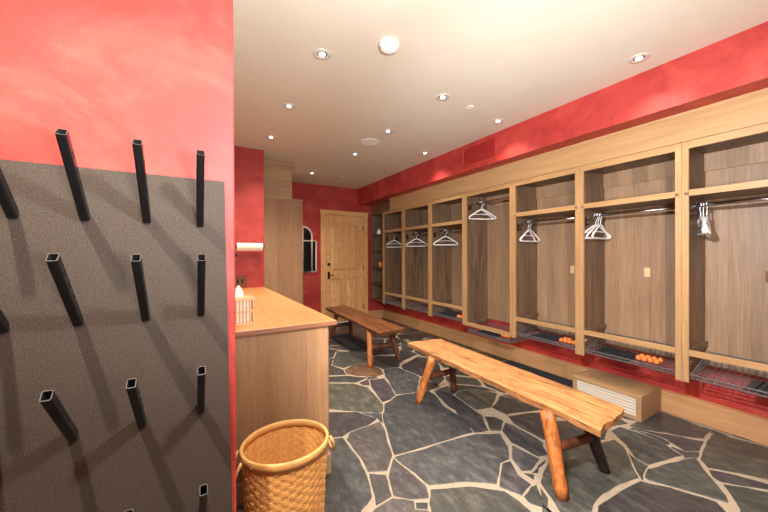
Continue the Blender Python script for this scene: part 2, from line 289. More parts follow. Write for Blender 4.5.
# floor: mortar bed and fitted slate flags in one mesh
FX0, FX1, FY0, FY1 = XL, XW, YB, YF
bm = bmesh.new()
box(bm, FX0, FX1, FY0, FY1, -.06, -.003, mi=0)
tint_data = []
def inside(p, poly):
    c = False; n = len(poly)
    for i in range(n):
        (x1, y1), (x2, y2) = poly[i], poly[(i+1) % n]
        if (y1 > p[1]) != (y2 > p[1]) and p[0] < (x2-x1)*(p[1]-y1)/(y2-y1)+x1: c = not c
    return c
def clip(poly, nx, ny, d):
    out = []
    for i in range(len(poly)):
        a, b = poly[i], poly[(i+1) % len(poly)]
        da, db = a[0]*nx+a[1]*ny-d, b[0]*nx+b[1]*ny-d
        if da <= 0: out.append(a)
        if (da < 0 < db) or (db < 0 < da):
            t = da/(da-db); out.append((a[0]+(b[0]-a[0])*t, a[1]+(b[1]-a[1])*t))
    return out
def pdist(p, poly):
    if inside(p, poly): return -1
    best = 9
    for i in range(len(poly)):
        (x1, y1), (x2, y2) = poly[i], poly[(i+1) % len(poly)]
        dx, dy = x2-x1, y2-y1; l = dx*dx+dy*dy or 1e-9
        t = max(0, min(1, ((p[0]-x1)*dx+(p[1]-y1)*dy)/l)); best = min(best, math.hypot(p[0]-x1-t*dx, p[1]-y1-t*dy))
    return best
def clamp_poly(p):
    for nx, ny, d in ((1, 0, FX1-.025), (-1, 0, -FX0-.02), (0, 1, FY1-.025), (0, -1, -FY0-.02)):
        if p: p = clip(p, nx, ny, d)
    return p
polys = []
for p in STONES:
    p = [(x, y) for x, y in p if True]
    p = clamp_poly(p)
    if p and len(p) > 2: polys.append((p, False))
rnd = random.Random(11)
cells = []
y = FY0
seeds = []
while y < FY1+.4:
    x = FX0
    while x < FX1+.4:
        seeds.append((x+rnd.uniform(-.2, .2), y+rnd.uniform(-.2, .2))); x += .5
    y += .46
traced = [p for p, _ in polys]
for i, s in enumerate(seeds):
    c = [(s[0]-1, s[1]-1), (s[0]+1, s[1]-1), (s[0]+1, s[1]+1), (s[0]-1, s[1]+1)]
    for j, t in enumerate(seeds):
        if i == j: continue
        nx, ny = t[0]-s[0], t[1]-s[1]; d = math.hypot(nx, ny)
        if d > 2: continue
        nx /= d; ny /= d; mx_, my_ = (s[0]+t[0])/2, (s[1]+t[1])/2
        c = clip(c, nx, ny, nx*mx_+ny*my_-.014)
        if len(c) < 3: break
    if len(c) < 3: continue
    # drop the cells that meet a fitted flag, cutting them back against its edges
    bad = False
    for q in traced:
        if any(inside(v, q) for v in c) or any(inside(v, c) for v in q): bad = True; break
    if bad:
        # keep the largest free piece of the cell: sample it and start from a free centre
        xs = [v[0] for v in c]; ys = [v[1] for v in c]; free = []
        for gx in range(9):
            for gy in range(9):
                pp = (min(xs)+(max(xs)-min(xs))*(gx+.5)/9, min(ys)+(max(ys)-min(ys))*(gy+.5)/9)
                if inside(pp, c):
                    dd = min(pdist(pp, q) for q in traced)
                    if dd > .02: free.append((dd, pp))
        if not free: continue
        dd, centre = max(free)
        if dd < .03: continue
        star = []
        n_ = 40
        for k in range(n_):
            a = 2*pi*k/n_; r = .01
            while r < 1.2:
                pp = (centre[0]+cos(a)*r, centre[1]+sin(a)*r)
                if not inside(pp, c) or min(pdist(pp, q) for q in traced) < .012: break
                r += .008
            star.append((centre[0]+cos(a)*r*.97, centre[1]+sin(a)*r*.97))
        c = star
    c = clamp_poly(c)
    if c and len(c) > 2: polys.append((c, True))
lay = bm.loops.layers.float_color.new('tint')
tints = [(1, 1, 1), (.8, .8, .81), (1.14, 1.12, 1.06), (.7, .7, .72), (1.0, .98, .96), (.9, .9, .91)]
special = {0: (2.3, 1.35, .75), 5: (1.3, 1.27, 1.15), 1: (1.1, 1.12, 1.05), 3: (1.2, 1.2, 1.15), 10: (1.12, 1.05, .92), 20: (1.35, 1.38, 1.35), 18: (1.15, 1.16, 1.15), 16: (.85, .87, .9), 15: (1.4, 1.38, 1.3)}
for idx, (p, rnd_cell) in enumerate(polys):
    n = len(p); area = sum(p[i][0]*p[(i+1) % n][1]-p[(i+1) % n][0]*p[i][1] for i in range(n))
    if abs(area) < .002: continue
    if area < 0: p = p[::-1]
    cx = sum(v[0] for v in p)/n; cy = sum(v[1] for v in p)/n
    ring = []; p0 = polys[idx][0]; near_ = [q for q in traced if abs(q[0][0]-cx) < 1.6 and abs(q[0][1]-cy) < 1.6]
    for i in range(n):
        a, b = p[i], p[(i+1) % n]; L_ = math.hypot(b[0]-a[0], b[1]-a[1]); k = max(1, int(L_/.05))
        for j in range(k):
            t = j/k; x, y = a[0]+(b[0]-a[0])*t, a[1]+(b[1]-a[1])*t
            w = .007 if j else .002
            v = Vector((x*7, y*7, idx)); x += noise.noise(v)*w*1.6; y += noise.noise(v+Vector((9, 4, 2)))*w*1.6
            if not rnd_cell:
                for _ in range(14):
                    if all(q is p0 or pdist((x, y), q) > .008 for q in near_): break
                    dx, dy = cx-x, cy-y; l = math.hypot(dx, dy) or 1; x += dx/l*.004; y += dy/l*.004
            ring.append((x, y))
    tint = special.get(idx) or rnd.choice(tints); tint = tuple(c*rnd.uniform(.9, 1.08) for c in tint)
    def inset(q, d):
        out = []; m = len(q)
        for i in range(m):
            a, b, c = q[i-1], q[i], q[(i+1) % m]
            tx, ty = c[0]-a[0], c[1]-a[1]; l = math.hypot(tx, ty) or 1
            out.append((b[0]-ty/l*d, b[1]+tx/l*d))
        return out
    h = rnd.uniform(0, .0015)
    lo = [bm.verts.new((x, y, -.004)) for x, y in ring]
    mi_ = [bm.verts.new((x, y, -.001)) for x, y in inset(ring, .0)]
    hi = [bm.verts.new((x, y, .0005+h)) for x, y in inset(ring, .0035)]
    fs = []; m = len(ring)
    for A, C in ((lo, mi_), (mi_, hi)):
        for i in range(m): fs.append(bm.faces.new((A[i], A[(i+1) % m], C[(i+1) % m], C[i])))
    fs.append(bm.faces.new(hi))
    for f in fs:
        f.material_index = 1
        for lp in f.loops: lp[lay] = (*tint, 1)
bmesh.ops.triangulate(bm, faces=[f for f in bm.faces if len(f.verts) > 4])
struct('floor', bm, [M['mortar'], M['slate']])

# ---------------------------------------------------------------- far door
bm = bmesh.new()
box(bm, DX0-.09, DX0, YF-.025, YF+.0, 0, DZ, bev=.004); box(bm, DX1, DX1+.09, YF-.025, YF, 0, DZ, bev=.004)
fr = struct('door_1', bmesh.new(), M['alder'])
fr.name = 'door_1'
link('casing', bm, M['alder'], fr)
bm = bmesh.new(); box(bm, DX0-.1, DX1+.1, YF-.032, YF, DZ, DZ+.09, bev=.004); link('head_casing', bm, M['alder_h'], fr)
bm = bmesh.new(); box(bm, DX0, DX0+.02, YF, YF+.12, 0, DZ); box(bm, DX1-.02, DX1, YF, YF+.12, 0, DZ); box(bm, DX0, DX1, YF, YF+.12, DZ-.02, DZ); link('jamb', bm, M['alder'], fr)
dx0, dx1, dzt = DX0+.023, DX1-.023, DZ-.023
YD = YF+.005
leafbm = bmesh.new(); box(leafbm, dx0, dx1, YD+.034, YD+.05, .012, dzt)
st = .125
box(leafbm, dx0, dx0+st, YD, YD+.045, .012, dzt, bev=.002); box(leafbm, dx1-st, dx1, YD, YD+.045, .012, dzt, bev=.002)
box(leafbm, dx0+st, dx1-st, YD, YD+.045, .012, .24, bev=.002)
box(leafbm, dx0+st, dx1-st, YD, YD+.045, .98, 1.14, bev=.002)
cxm = (dx0+dx1)/2
# arched top rail
wd = dx1-dx0-2*st; arch = [(dx0+st, dzt)] + [(dx0+st+wd*i/16, dzt-.22+.10*sin(pi*i/16)) for i in range(17)] + [(dx1-st, dzt)]
prism(leafbm, arch, YD, YD+.045, 'y')
box(leafbm, cxm-.05, cxm+.05, YD, YD+.045, .24, .98, bev=.002)
leaf = link('door_leaf', leafbm, M['alder'], fr)
def raised(x0, x1, z0, z1, arc=0):
    def outl(i_):
        a, b, c, d = x0+i_, x1-i_, z0+i_, z1-i_
        pts = [(a, c), (b, c), (b, d-arc)]
        if arc: pts += [(b-(b-a)*k/14, d-arc+arc*sin(pi*k/14)) for k in range(1, 14)]
        pts += [(a, d-arc)]
        return pts
    bm = bmesh.new(); o1 = outl(.0); o2 = outl(.05)
    A = [bm.verts.new((x, YD+.034, z)) for x, z in o1]; C = [bm.verts.new((x, YD+.010, z)) for x, z in o2]; n = len(A)
    for i in range(n): bm.faces.new((A[i], A[(i+1) % n], C[(i+1) % n], C[i]))
    bm.faces.new(C); return bm
link('door_panel', raised(dx0+st+.008, dx1-st-.008, 1.15, dzt-.125, .095), M['alder'], leaf)
link('door_panel', raised(dx0+st+.008, cxm-.058, .25, .97), M['alder'], leaf)
link('door_panel', raised(cxm+.058, dx1-st-.008, .25, .97), M['alder'], leaf)
bm = bmesh.new(); box(bm, dx0+.045, dx0+.095, YD-.01, YD, .98, 1.14, bev=.004); rod(bm, (dx0+.07, YD-.055, 1.06), (dx0+.07, YD, 1.06), .011); box(bm, dx0+.06, dx0+.17, YD-.065, YD-.045, 1.05, 1.072, bev=.005)
link('door_handle', bm, M['bronze'], leaf)
bm = bmesh.new(); rod(bm, (dx0+.07, YD-.02, 1.30), (dx0+.07, YD, 1.30), .032, 20); link('deadbolt', bm, M['bronze'], leaf)
for z in (.3, 1.2, 2.1):
    bm = bmesh.new(); rod(bm, (dx1+.006, YD-.008, z-.05), (dx1+.006, YD-.008, z+.05), .008); link('hinge', bm, M['bronze'], fr)

# ---------------------------------------------------------------- lockers
XF = 3.40; XB = 3.885
SW = .0425
def wires(y0, y1, x0, x1, z0, hb, hf):
    bm = bmesh.new(); r = .0028; R_ = .005
    ny = 18
    for i in range(ny+1):
        y = y0+(y1-y0)*i/ny
        rod(bm, (x0, y, z0), (x1, y, z0), r, 5); rod(bm, (x1, y, z0), (x1, y, z0+hb), r, 5)
        rod(bm, (x0, y, z0), (x0-.006, y, z0+hf), r, 5)
    for i in range(8):
        x = x0+(x1-x0)*i/7; rod(bm, (x, y0, z0-.003), (x, y1, z0-.003), r, 5)
        h = hf+(hb-hf)*i/7
        for y in (y0, y1): rod(bm, (x, y, z0), (x, y, z0+h), r, 5)
    for k in range(1, 5): rod(bm, (x1, y0, z0+hb*k/5), (x1, y1, z0+hb*k/5), r, 5)
    for y in (y0, y1):
        rod(bm, (x0, y, z0+hf), (x1, y, z0+hb), R_, 6)
        for k in range(1, 3): rod(bm, (x0, y, z0+hf*k/3), (x1, y, z0+hb*k/3), r, 5)
    rod(bm, (x1, y0, z0+hb), (x1, y1, z0+hb), R_, 6); rod(bm, (x0-.006, y0, z0+hf), (x0-.006, y1, z0+hf), R_, 6)
    rod(bm, (x0, y0, z0), (x0, y1, z0), R_, 6)
    return bm
def hook_mesh():
    # bronze double coat hook on the side panel, wall plane y=0, points to -y
    bm = bmesh.new(); box(bm, -.014, .014, -.006, 0, -.045, .045, bev=.002)
    sweep(bm, [(0, -.004, .015), (0, -.03, .012), (0, -.055, .03), (0, -.06, .055)], .006, 8)
    sweep(bm, [(0, -.004, -.02), (0, -.025, -.032), (0, -.04, -.022), (0, -.042, -.005)], .006, 8)
    return bm
def locker(w, kind, label, loc):
    """open-fronted locker, local origin at the floor under its near front corner; y 0..w"""
    t = thing('open_locker', label, 'locker', loc, 0, 'open oak ski lockers hung along the right wall')
    x0, x1 = 0.0, XB-XF; zb = .465; zt = 2.40; z_s = .62
    for y0 in (0, w-SW):
        link('front_post', B(0, .024, y0+.0008, y0+SW-.0008, zb, zt, bev=.0012), M['oak'], t)
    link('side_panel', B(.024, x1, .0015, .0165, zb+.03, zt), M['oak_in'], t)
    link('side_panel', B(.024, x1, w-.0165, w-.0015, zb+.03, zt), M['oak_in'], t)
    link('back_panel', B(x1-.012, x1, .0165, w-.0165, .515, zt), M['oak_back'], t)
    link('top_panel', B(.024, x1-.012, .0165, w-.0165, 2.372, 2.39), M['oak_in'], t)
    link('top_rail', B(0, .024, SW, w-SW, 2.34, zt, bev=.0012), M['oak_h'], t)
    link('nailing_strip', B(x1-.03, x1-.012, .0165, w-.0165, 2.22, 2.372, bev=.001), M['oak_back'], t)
    if kind == 'shelf':
        sh = link('shelf', B(.0, x1-.012, .0165, w-.0165, 1.968, 1.992), M['oak_in'], t)
        link('shelf_nosing', B(-.001, .022, SW, w-SW, 1.96, 2.01, bev=.002), M['oak_h'], sh)
        rz = 1.90; rail = (.68, .727)
    else:
        rz = 2.255; rail = (.465, .515)
    link('bottom_rail', B(0, .024, SW, w-SW, rail[0], rail[1], bev=.0015), M['oak_h'], t)
    for y0 in (.0165, w-.0165-.02):
        link('cleat', B(.06 if kind == 'shelf' else .05, x1-.013, y0, y0+.02, rail[0]+.005, rail[0]+.05), M['oak_in'], t)
    bm = bmesh.new(); rod(bm, (.22, .018, rz), (.22, w-.018, rz), .0145, 14); hr = link('hanging_rod', bm, M['chrome'], t, smooth=True)
    for y in (.0175, w-.0175):
        s = 1 if y < .1 else -1
        bm = bmesh.new(); rod(bm, (.22, y, rz), (.22, y+s*.014, rz), .028, 16); link('rod_socket', bm, M['chrome'], hr)
    for x in (.09, .33):
        link('coat_hook', hook_mesh(), M['bronze'], t, loc=(x, w-.0168, rz-.065))
    bz = .500 if kind == 'shelf' else .375
    link('wire_basket', wires(.05, w-.05, .02, x1-.05, bz, .145 if kind == 'shelf' else .085, .03), M['wire'], t)
    for y in (.0175, w-.0175):
        s = 1 if y < .1 else -1
        bm = bmesh.new(); rod(bm, (.05, y+s*.003, bz+.115), (.05, y+s*.03, bz+.115), .018, 14, r2=.012)
        if kind != 'shelf': box(bm, .045, .055, y, y+s*.006, bz+.1, .50)
        link('basket_knob', bm, M['chrome'], t, smooth=True)
    return t
posts = [-.6, .205, 1.01, 1.815, 2.62, 3.45, 4.255, 5.06, 5.82]
lk_labels = {
 1: 'open oak locker cut off by the right edge of the picture',
 2: 'large open oak locker above the floor vent box, second from the right edge',
 3: 'open oak locker with a shelf, just right of the tall shelfless locker',
 4: 'tall open oak locker without a shelf, hanger hung right under its top',
 5: 'open oak locker next to the tall shelfless one, on its far side',
 6: 'narrow looking open oak locker, middle of the three small far ones',
 7: 'farthest open oak locker with a hanger, beside the open shelf unit by the door',
 0: 'oak locker just outside the right edge'}
baseA = locker(posts[2]-posts[1], 'shelf', lk_labels[1], (XF, posts[1], 0))
lockers = {1: baseA}
for i in (0, 2, 3, 5, 6):
    c = dup(baseA); c.location = (XF, posts[i], 0); c['label'] = lk_labels[i]; lockers[i] = c
lockers[4] = locker(posts[5]-posts[4], 'tall', lk_labels[4], (XF, posts[4], 0))
lockers[7] = locker(posts[8]-posts[7], 'shelf', lk_labels[7], (XF, posts[7], 0))
# nudge locker width differences (units are .795-.83 wide)
# open shelf unit in the corner
t = thing('shelf_unit', 'narrow open shelf unit with dark shelves in the corner beside the door', 'shelf unit', (XF, 5.82, 0))
w = .56
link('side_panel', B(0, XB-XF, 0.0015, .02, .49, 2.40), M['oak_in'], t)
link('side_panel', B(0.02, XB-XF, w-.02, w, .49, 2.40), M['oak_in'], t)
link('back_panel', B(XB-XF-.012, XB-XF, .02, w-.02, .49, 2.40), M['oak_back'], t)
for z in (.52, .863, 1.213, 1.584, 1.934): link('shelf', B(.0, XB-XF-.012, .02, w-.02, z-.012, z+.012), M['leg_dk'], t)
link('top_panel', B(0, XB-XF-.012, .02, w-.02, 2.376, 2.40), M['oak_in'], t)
bm = bmesh.new(); lathe(bm, [(0, 0), (.035, 0), (.042, .05), (.04, .11), (.034, .11), (.03, .02), (0, .015)], 20)
tag(link('cup', bm, M['orange'], loc=(XF+.16, 6.2, 1.2255), smooth=True), 'small orange cup standing on the open corner shelves', 'cup')
bm = bmesh.new(); lathe(bm, [(0, 0), (.03, 0), (.045, .03), (.045, .08), (.02, .11), (.02, .13), (0, .13)], 20)
tag(link('jar', bm, M['white'], loc=(XF+.14, 6.22, 1.9465), smooth=True), 'small white jar high on the open corner shelves', 'jar')
# fascia
bm = bmesh.new(); box(bm, XF, XF+.022, -.6, 5.53, 2.402, 2.639); box(bm, XF-.008, XF, -.6, 5.53, 2.612, 2.639, bev=.002); box(bm, XF-.004, XF, -.6, 5.53, 2.402, 2.412)
struct('trim_fascia', bm, M['fascia'])
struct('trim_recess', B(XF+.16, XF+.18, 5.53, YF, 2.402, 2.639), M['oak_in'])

# ---------------------------------------------------------------- hangers
def hanger():
    bm = bmesh.new(); r = .0088
    # plane x-z, hook top touches rod at local (0,0,0); body below
    hk = [(.0, 0, -.105), (0, 0, -.06), (.012, 0, -.045), (.026, 0, -.022), (.022, 0, .004), (.004, 0, .019), (-.016, 0, .012), (-.024, 0, -.006)]
    sweep(bm, hk, .004, 8)
    tri = [(0, 0, -.095), (.05, 0, -.115), (.13, 0, -.165), (.192, 0, -.205), (.205, 0, -.222), (.192, 0, -.236), (.1, 0, -.238), (0, 0, -.238), (-.1, 0, -.238), (-.192, 0, -.236), (-.205, 0, -.222), (-.192, 0, -.205), (-.13, 0, -.165), (-.05, 0, -.115)]
    sweep(bm, tri, r, 8, closed=True)
    # inner brace of tubular hangers
    sweep(bm, [(-.135, 0, -.175), (-.07, 0, -.17), (0, 0, -.165), (.07, 0, -.17), (.135, 0, -.175)], .004, 6)
    return bm
H0 = None
def place_hanger(y, z, rz, label, group=None, tilt=0):
    global H0
    if H0 is None: H0 = link('coat_hanger', hanger(), M['white'], smooth=True); o = H0
    else: o = H0.copy(); COL.objects.link(o)
    o.location = (XF+.22, y, z); o.rotation_euler = (0, tilt, rz)
    if 'group' in o: del o['group']
    tag(o, label, 'hanger', group or 'white coat hangers on the locker rods'); return o
place_hanger(.955, 1.9, radians(25), 'white hanger in the rightmost visible locker, nearest the side panel of its three')
place_hanger(.938, 1.9, radians(17), 'white hanger in the rightmost visible locker, middle of its three')
place_hanger(.918, 1.9, radians(9), 'white hanger in the rightmost visible locker, right one of its three')
place_hanger(1.763, 1.9, radians(-14), 'white hanger in the locker above the vent box, nearest its side panel')
place_hanger(1.742, 1.9, radians(-2), 'white hanger in the locker above the vent box, middle of its three')
place_hanger(1.718, 1.9, radians(6), 'white hanger in the locker above the vent box, right one of its three')
place_hanger(2.555, 1.9, radians(12), 'white hanger in the locker right of the shelfless one, back of its pair')
place_hanger(2.53, 1.9, radians(2), 'white hanger in the locker right of the shelfless one, front of its pair')
place_hanger(3.33, 2.255, radians(-12), 'white hanger high in the tall shelfless locker')
place_hanger(3.30, 2.255, radians(-26), 'second white hanger in the tall shelfless locker, crossing the first')
place_hanger(4.10, 1.9, radians(-32), 'white hanger in the locker on the far side of the tall shelfless one')
place_hanger(4.92, 1.9, radians(-38), 'white hanger in the middle one of the three small far lockers')
place_hanger(5.72, 1.9, radians(-34), 'white hanger in the farthest locker, beside the open shelf unit')

# switch plates inside lockers
for y, lb in ((1.412, 'small ivory switch plate on the back of the locker above the vent box'), (2.147, 'small ivory switch plate at the back of the locker right of the shelfless one'), (.62, 'wooden switch plate at the right edge inside the rightmost locker')):
    m = M['bronze_p'] if y < 1 else M['ivory']
    bm = bmesh.new(); box(bm, XB-.018, XB-.0125, y-.025, y+.025, 1.27, 1.36, bev=.002)
    o = link('switch_plate', bm, m); tag(o, lb, 'switch', 'switch plates on the locker backs')
    link('toggle', B(XB-.024, XB-.018, y-.006, y+.006, 1.30, 1.33), m, o)

# things in the wire baskets
def orange_pair(y, z, n, labels):
    for k in range(n):
        bm = bmesh.new()
        prof = [(0, -.03), (.012, -.03), (.02, -.02), (.023, 0), (.02, .02), (.012, .03), (0, .03)]
        lathe(bm, prof, 16)
        yy = y-(k % 4)*.046; xx = XF+.17+(k//4)*.075
        o = link('foam_roll', bm, M['orange'], loc=(xx, yy, z+.0275), rot=(0, pi/2, .15), smooth=True)
        tag(o, 'orange foam roll in the heap ' + labels, 'foam roll', 'orange foam rolls ' + labels)
orange_pair(1.37, .5, 8, 'in the wire basket above the vent box')
orange_pair(2.10, .5, 6, 'in the wire basket right of the shelfless locker')
orange_pair(2.90, .375, 3, 'in the basket under the shelfless locker')
orange_pair(3.75, .5, 3, 'in the basket beyond the shelfless locker')
def tray_pad(y0, y1, z, label):
    bm = bmesh.new(); x0, x1 = XF+.06, XF+.33
    box(bm, x0, x1, y0, y1, z, z+.012, bev=.003)
    k = int((y1-y0)/.035)
    for i in range(k): box(bm, x0+.01, x1-.01, y0+.01+i*.035, y0+.022+i*.035, z+.012, z+.03, bev=.002)
    tag(link('rubber_mat', bm, M['rubber']), label, 'mat', 'black ribbed mats in the locker baskets')
tray_pad(1.40, 1.72, .503, 'black ribbed mat in the wire basket above the vent box')
tray_pad(.30, .68, .503, 'black ribbed mat in the wire basket at the right edge')
tray_pad(2.14, 2.45, .503, 'black ribbed mat in the basket right of the shelfless locker')
tray_pad(2.95, 3.30, .378, 'black ribbed mat in the low basket under the shelfless locker')
tray_pad(3.80, 4.15, .503, 'black ribbed mat in the basket beyond the shelfless locker')

# ---------------------------------------------------------------- vent grille on the soffit
t = thing('air_grille', 'red painted air return grille in the soffit above the lockers', 'vent', (3.2, 2.98, 2.822))
bm = bmesh.new()
for a in ((-.285, .285, -.135, -.115), (-.285, .285, .115, .135)): box(bm, -.008, 0, a[0], a[1], a[2], a[3], bev=.001)
for a in ((-.285, -.265), (.265, .285)): box(bm, -.008, 0, a[0], a[1], -.115, .115, bev=.001)
link('frame', bm, M['red'], t)
bm = bmesh.new()
for k in range(15): box(bm, -.005, -.001, -.265, .265, -.112+k*.0155, -.112+k*.0155+.009)
link('louvre', bm, M['red_deep'], t)

# ---------------------------------------------------------------- vent box on the floor
t = thing('vent_box', 'low oak box with a pale louvred front against the baseboard, under the lockers', 'vent box', (3.42, 1.287, 0))
Y1 = .60
bm = bmesh.new(); box(bm, 0, .40, 0, .018, 0, .225); box(bm, 0, .40, Y1-.018, Y1, 0, .225); box(bm, 0, .40, .018, Y1-.018, .205, .225, bev=.001)
link('body', bm, M['boxwood'], t)
bm = bmesh.new(); z0, z1 = 0.0, .225
box(bm, -.014, 0, 0, .04, z0, z1, bev=.002); box(bm, -.014, 0, Y1-.04, Y1, z0, z1, bev=.002); box(bm, -.014, 0, .04, Y1-.04, z1-.028, z1, bev=.002); box(bm, -.014, 0, .04, Y1-.04, z0, z0+.03, bev=.002)
link('front_frame', bm, M['boxwood'], t)
bm = bmesh.new(); box(bm, .02, .024, .03, Y1-.03, .02, .2)
for k in range(6): box(bm, -.009, .012, .04, Y1-.04, .034+k*.0275, .034+k*.0275+.021, bev=.002)
link('louvre', bm, M['grille'], t)

# black floor mat along the baseboard
bm = bmesh.new(); box(bm, 3.64, 3.815, 2.07, 2.97, .002, .012, bev=.003)
for k in range(5): box(bm, 3.655+k*.032, 3.668+k*.032, 2.09, 2.95, .012, .02, bev=.002)
tag(link('rubber_mat', bm, M['rubber']), 'long black ribbed mat on the stone floor between the baseboard and the near bench', 'mat')
# boot tray under the far bench
def rrect(x0, x1, y0, y1, r, n=6):
    pts = []
    for cx, cy, a0 in ((x1-r, y1-r, 0), (x0+r, y1-r, 90), (x0+r, y0+r, 180), (x1-r, y0+r, 270)):
        for k in range(n+1): a = radians(a0+90*k/n); pts.append((cx+r*cos(a), cy+r*sin(a)))
    return pts
bm = bmesh.new(); rings = []
for ins, z in ((.0, .003), (-.008, .035), (-.002, .035), (.012, .008)):
    rings.append([bm.verts.new((x, y, z)) for x, y in rrect(2.10+ins, 2.44-ins, 4.55+ins, 5.50-ins, .09)])
for A, C in zip(rings, rings[1:]):
    for i in range(len(A)): bm.faces.new((A[i], A[(i+1) % len(A)], C[(i+1) % len(A)], C[i]))
bm.faces.new(rings[0]); bm.faces.new(rings[-1])
for k in range(5): sweep(bm, [(2.16+k*.055, 4.66, .009), (2.16+k*.055, 5.39, .009)], .005, 6)
tag(link('boot_tray', bm, M['rubber']), 'black boot tray with rounded corners on the floor under the dark far bench', 'tray')

# ---------------------------------------------------------------- benches
def slab(corners, z, th, seed, wob=.012, cx=0, cy=0, ragged=.0):
    # corners: near-left, near-right, far-left, far-right (x,y) world relative to cx,cy
    bm = bmesh.new(); nx, ny = 10, 44
    (ax, ay), (bx, by), (fx, fy), (gx, gy) = corners
    def P(u, v):
        x = (ax*(1-u)+bx*u)*(1-v)+(fx*(1-u)+gx*u)*v; y = (ay*(1-u)+by*u)*(1-v)+(fy*(1-u)+gy*u)*v
        return x, y
    top, bot = [], []
    for j in range(ny+1):
        rt, rb = [], []
        for i in range(nx+1):
            u, v = i/nx, j/ny; x, y = P(u, v)
            if i in (0, nx): x += wob*noise.noise(Vector((y*3.1, i, seed)))+wob*.5*noise.noise(Vector((y*11, i, seed)))
            if j in (0, ny): y += ragged*noise.noise(Vector((x*10, j, seed)))+ragged*.4*noise.noise(Vector((x*37, j, seed)))
            dz = .004*noise.noise(Vector((x*4, y*2, seed)))
            e = .006 if i in (0, nx) or j in (0, ny) else 0
            rt.append(bm.verts.new((x-cx, y-cy, z+dz-e)))
            xb = x + (.012 if i == 0 else -.012 if i == nx else 0)+.006*noise.noise(Vector((y*5, i, seed+3)))
            rb.append(bm.verts.new((xb-cx, y-cy+(.006 if j == 0 else 0), z-th+.006*noise.noise(Vector((x*3, y*3, seed+8))))))
        top.append(rt); bot.append(rb)
    for j in range(ny):
        for i in range(nx):
            bm.faces.new((top[j][i], top[j][i+1], top[j+1][i+1], top[j+1][i])); bm.faces.new((bot[j][i], bot[j+1][i], bot[j+1][i+1], bot[j][i+1]))
        for i in (0, nx): bm.faces.new((top[j][i], top[j+1][i], bot[j+1][i], bot[j][i]))
    for i in range(nx):
        for j in (0, ny): bm.faces.new((top[j][i], top[j][i+1], bot[j][i+1], bot[j][i]))
    return bm
def log(p, q, r0, r1, seed):
    """rough hewn leg from foot p to top q"""
    bm = bmesh.new(); p, q = Vector(p), Vector(q); n = 12; m = 9; ax = (q-p).normalized(); X = Vector((1, 0, 0)); X = (X-ax*X.dot(ax)).normalized(); Y = ax.cross(X); rings = []
    for j in range(m):
        t = j/(m-1); c = p.lerp(q, t); r = r0+(r1-r0)*t; ring = []
        for k in range(n):
            a = 2*pi*k/n; rr = r*(1+.14*noise.noise(Vector((cos(a)*1.3, sin(a)*1.3, t*2.2+seed)))); v = c+(X*cos(a)+Y*sin(a))*rr
            if j == 0: v.z = max(v.z, 0); v.z = 0.0008
            ring.append(bm.verts.new(v))
        rings.append(ring)
    for A, C in zip(rings, rings[1:]):
        for k in range(n): bm.faces.new((A[k], A[(k+1) % n], C[(k+1) % n], C[k]))
    bm.faces.new(rings[0]); bm.faces.new(rings[-1]); return bm
c0 = (2.2, 1.95)
t = thing('plank_bench', 'long rustic wooden bench with a light golden plank top, nearest the camera', 'bench', (*c0, 0))
link('seat', slab([(1.955, .937), (2.366, .974), (2.05, 2.98), (2.483, 2.92)], .515, .052, 3.0, .014, *c0, ragged=.02), M['bench'], t)
def L_(x, y, z): return (x-c0[0], y-c0[1], z)
legs = [((1.94, 1.14, 0), (1.995, 1.27, .468), .040, .046), ((2.43, 1.13, 0), (2.29, 1.21, .468), .036, .045), ((1.93, 2.61, 0), (2.05, 2.52, .468), .036, .042), ((2.43, 2.63, 0), (2.36, 2.58, .468), .034, .04)]
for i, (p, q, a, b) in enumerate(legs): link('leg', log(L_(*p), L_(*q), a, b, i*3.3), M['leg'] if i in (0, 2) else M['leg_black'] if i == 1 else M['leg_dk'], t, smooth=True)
link('stretcher', log(L_(1.975, 1.20, .24), L_(2.37, 1.17, .22), .024, .024, 9) , M['leg_dk'], t, smooth=True) if False else None
def bar(p, q, r, seed):
    bm = bmesh.new(); sweep(bm, [Vector(p).lerp(Vector(q), k/8)+Vector((0, 0, .004*noise.noise(Vector((k, seed, 0))))) for k in range(9)], r, 8, flat=1.3); return bm
link('stretcher', bar(L_(1.97, 1.205, .26), L_(2.36, 1.17, .24), .024, 1), M['leg_dk'], t, smooth=True)
link('stretcher', bar(L_(1.98, 2.565, .26), L_(2.40, 2.605, .24), .024, 2), M['leg_dk'], t, smooth=True)
c0 = (2.25, 4.6)
t = thing('plank_bench', 'dark brown rustic bench with a glossy plank top, in front of the far door', 'bench', (*c0, 0))
link('seat', slab([(1.99, 3.49), (2.44, 3.56), (2.10, 5.76), (2.52, 5.80)], .518, .05, 7.0, .02, *c0, ragged=.02), M['bench_dk'], t)
legs = [((2.01, 3.78, 0), (2.06, 3.90, .47), .036, .042), ((2.46, 3.75, 0), (2.36, 3.86, .47), .034, .04), ((2.10, 5.42, 0), (2.16, 5.34, .47), .034, .04), ((2.49, 5.45, 0), (2.42, 5.34, .47), .034, .04)]
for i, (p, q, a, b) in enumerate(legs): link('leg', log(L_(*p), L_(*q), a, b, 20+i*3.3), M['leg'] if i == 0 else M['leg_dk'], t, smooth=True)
link('stretcher', bar(L_(2.03, 3.84, .24), L_(2.42, 3.80, .24), .03, 4), M['leg_dk'], t, smooth=True)
link('stretcher', bar(L_(2.12, 5.38, .24), L_(2.46, 5.40, .24), .026, 5), M['leg_dk'], t, smooth=True)

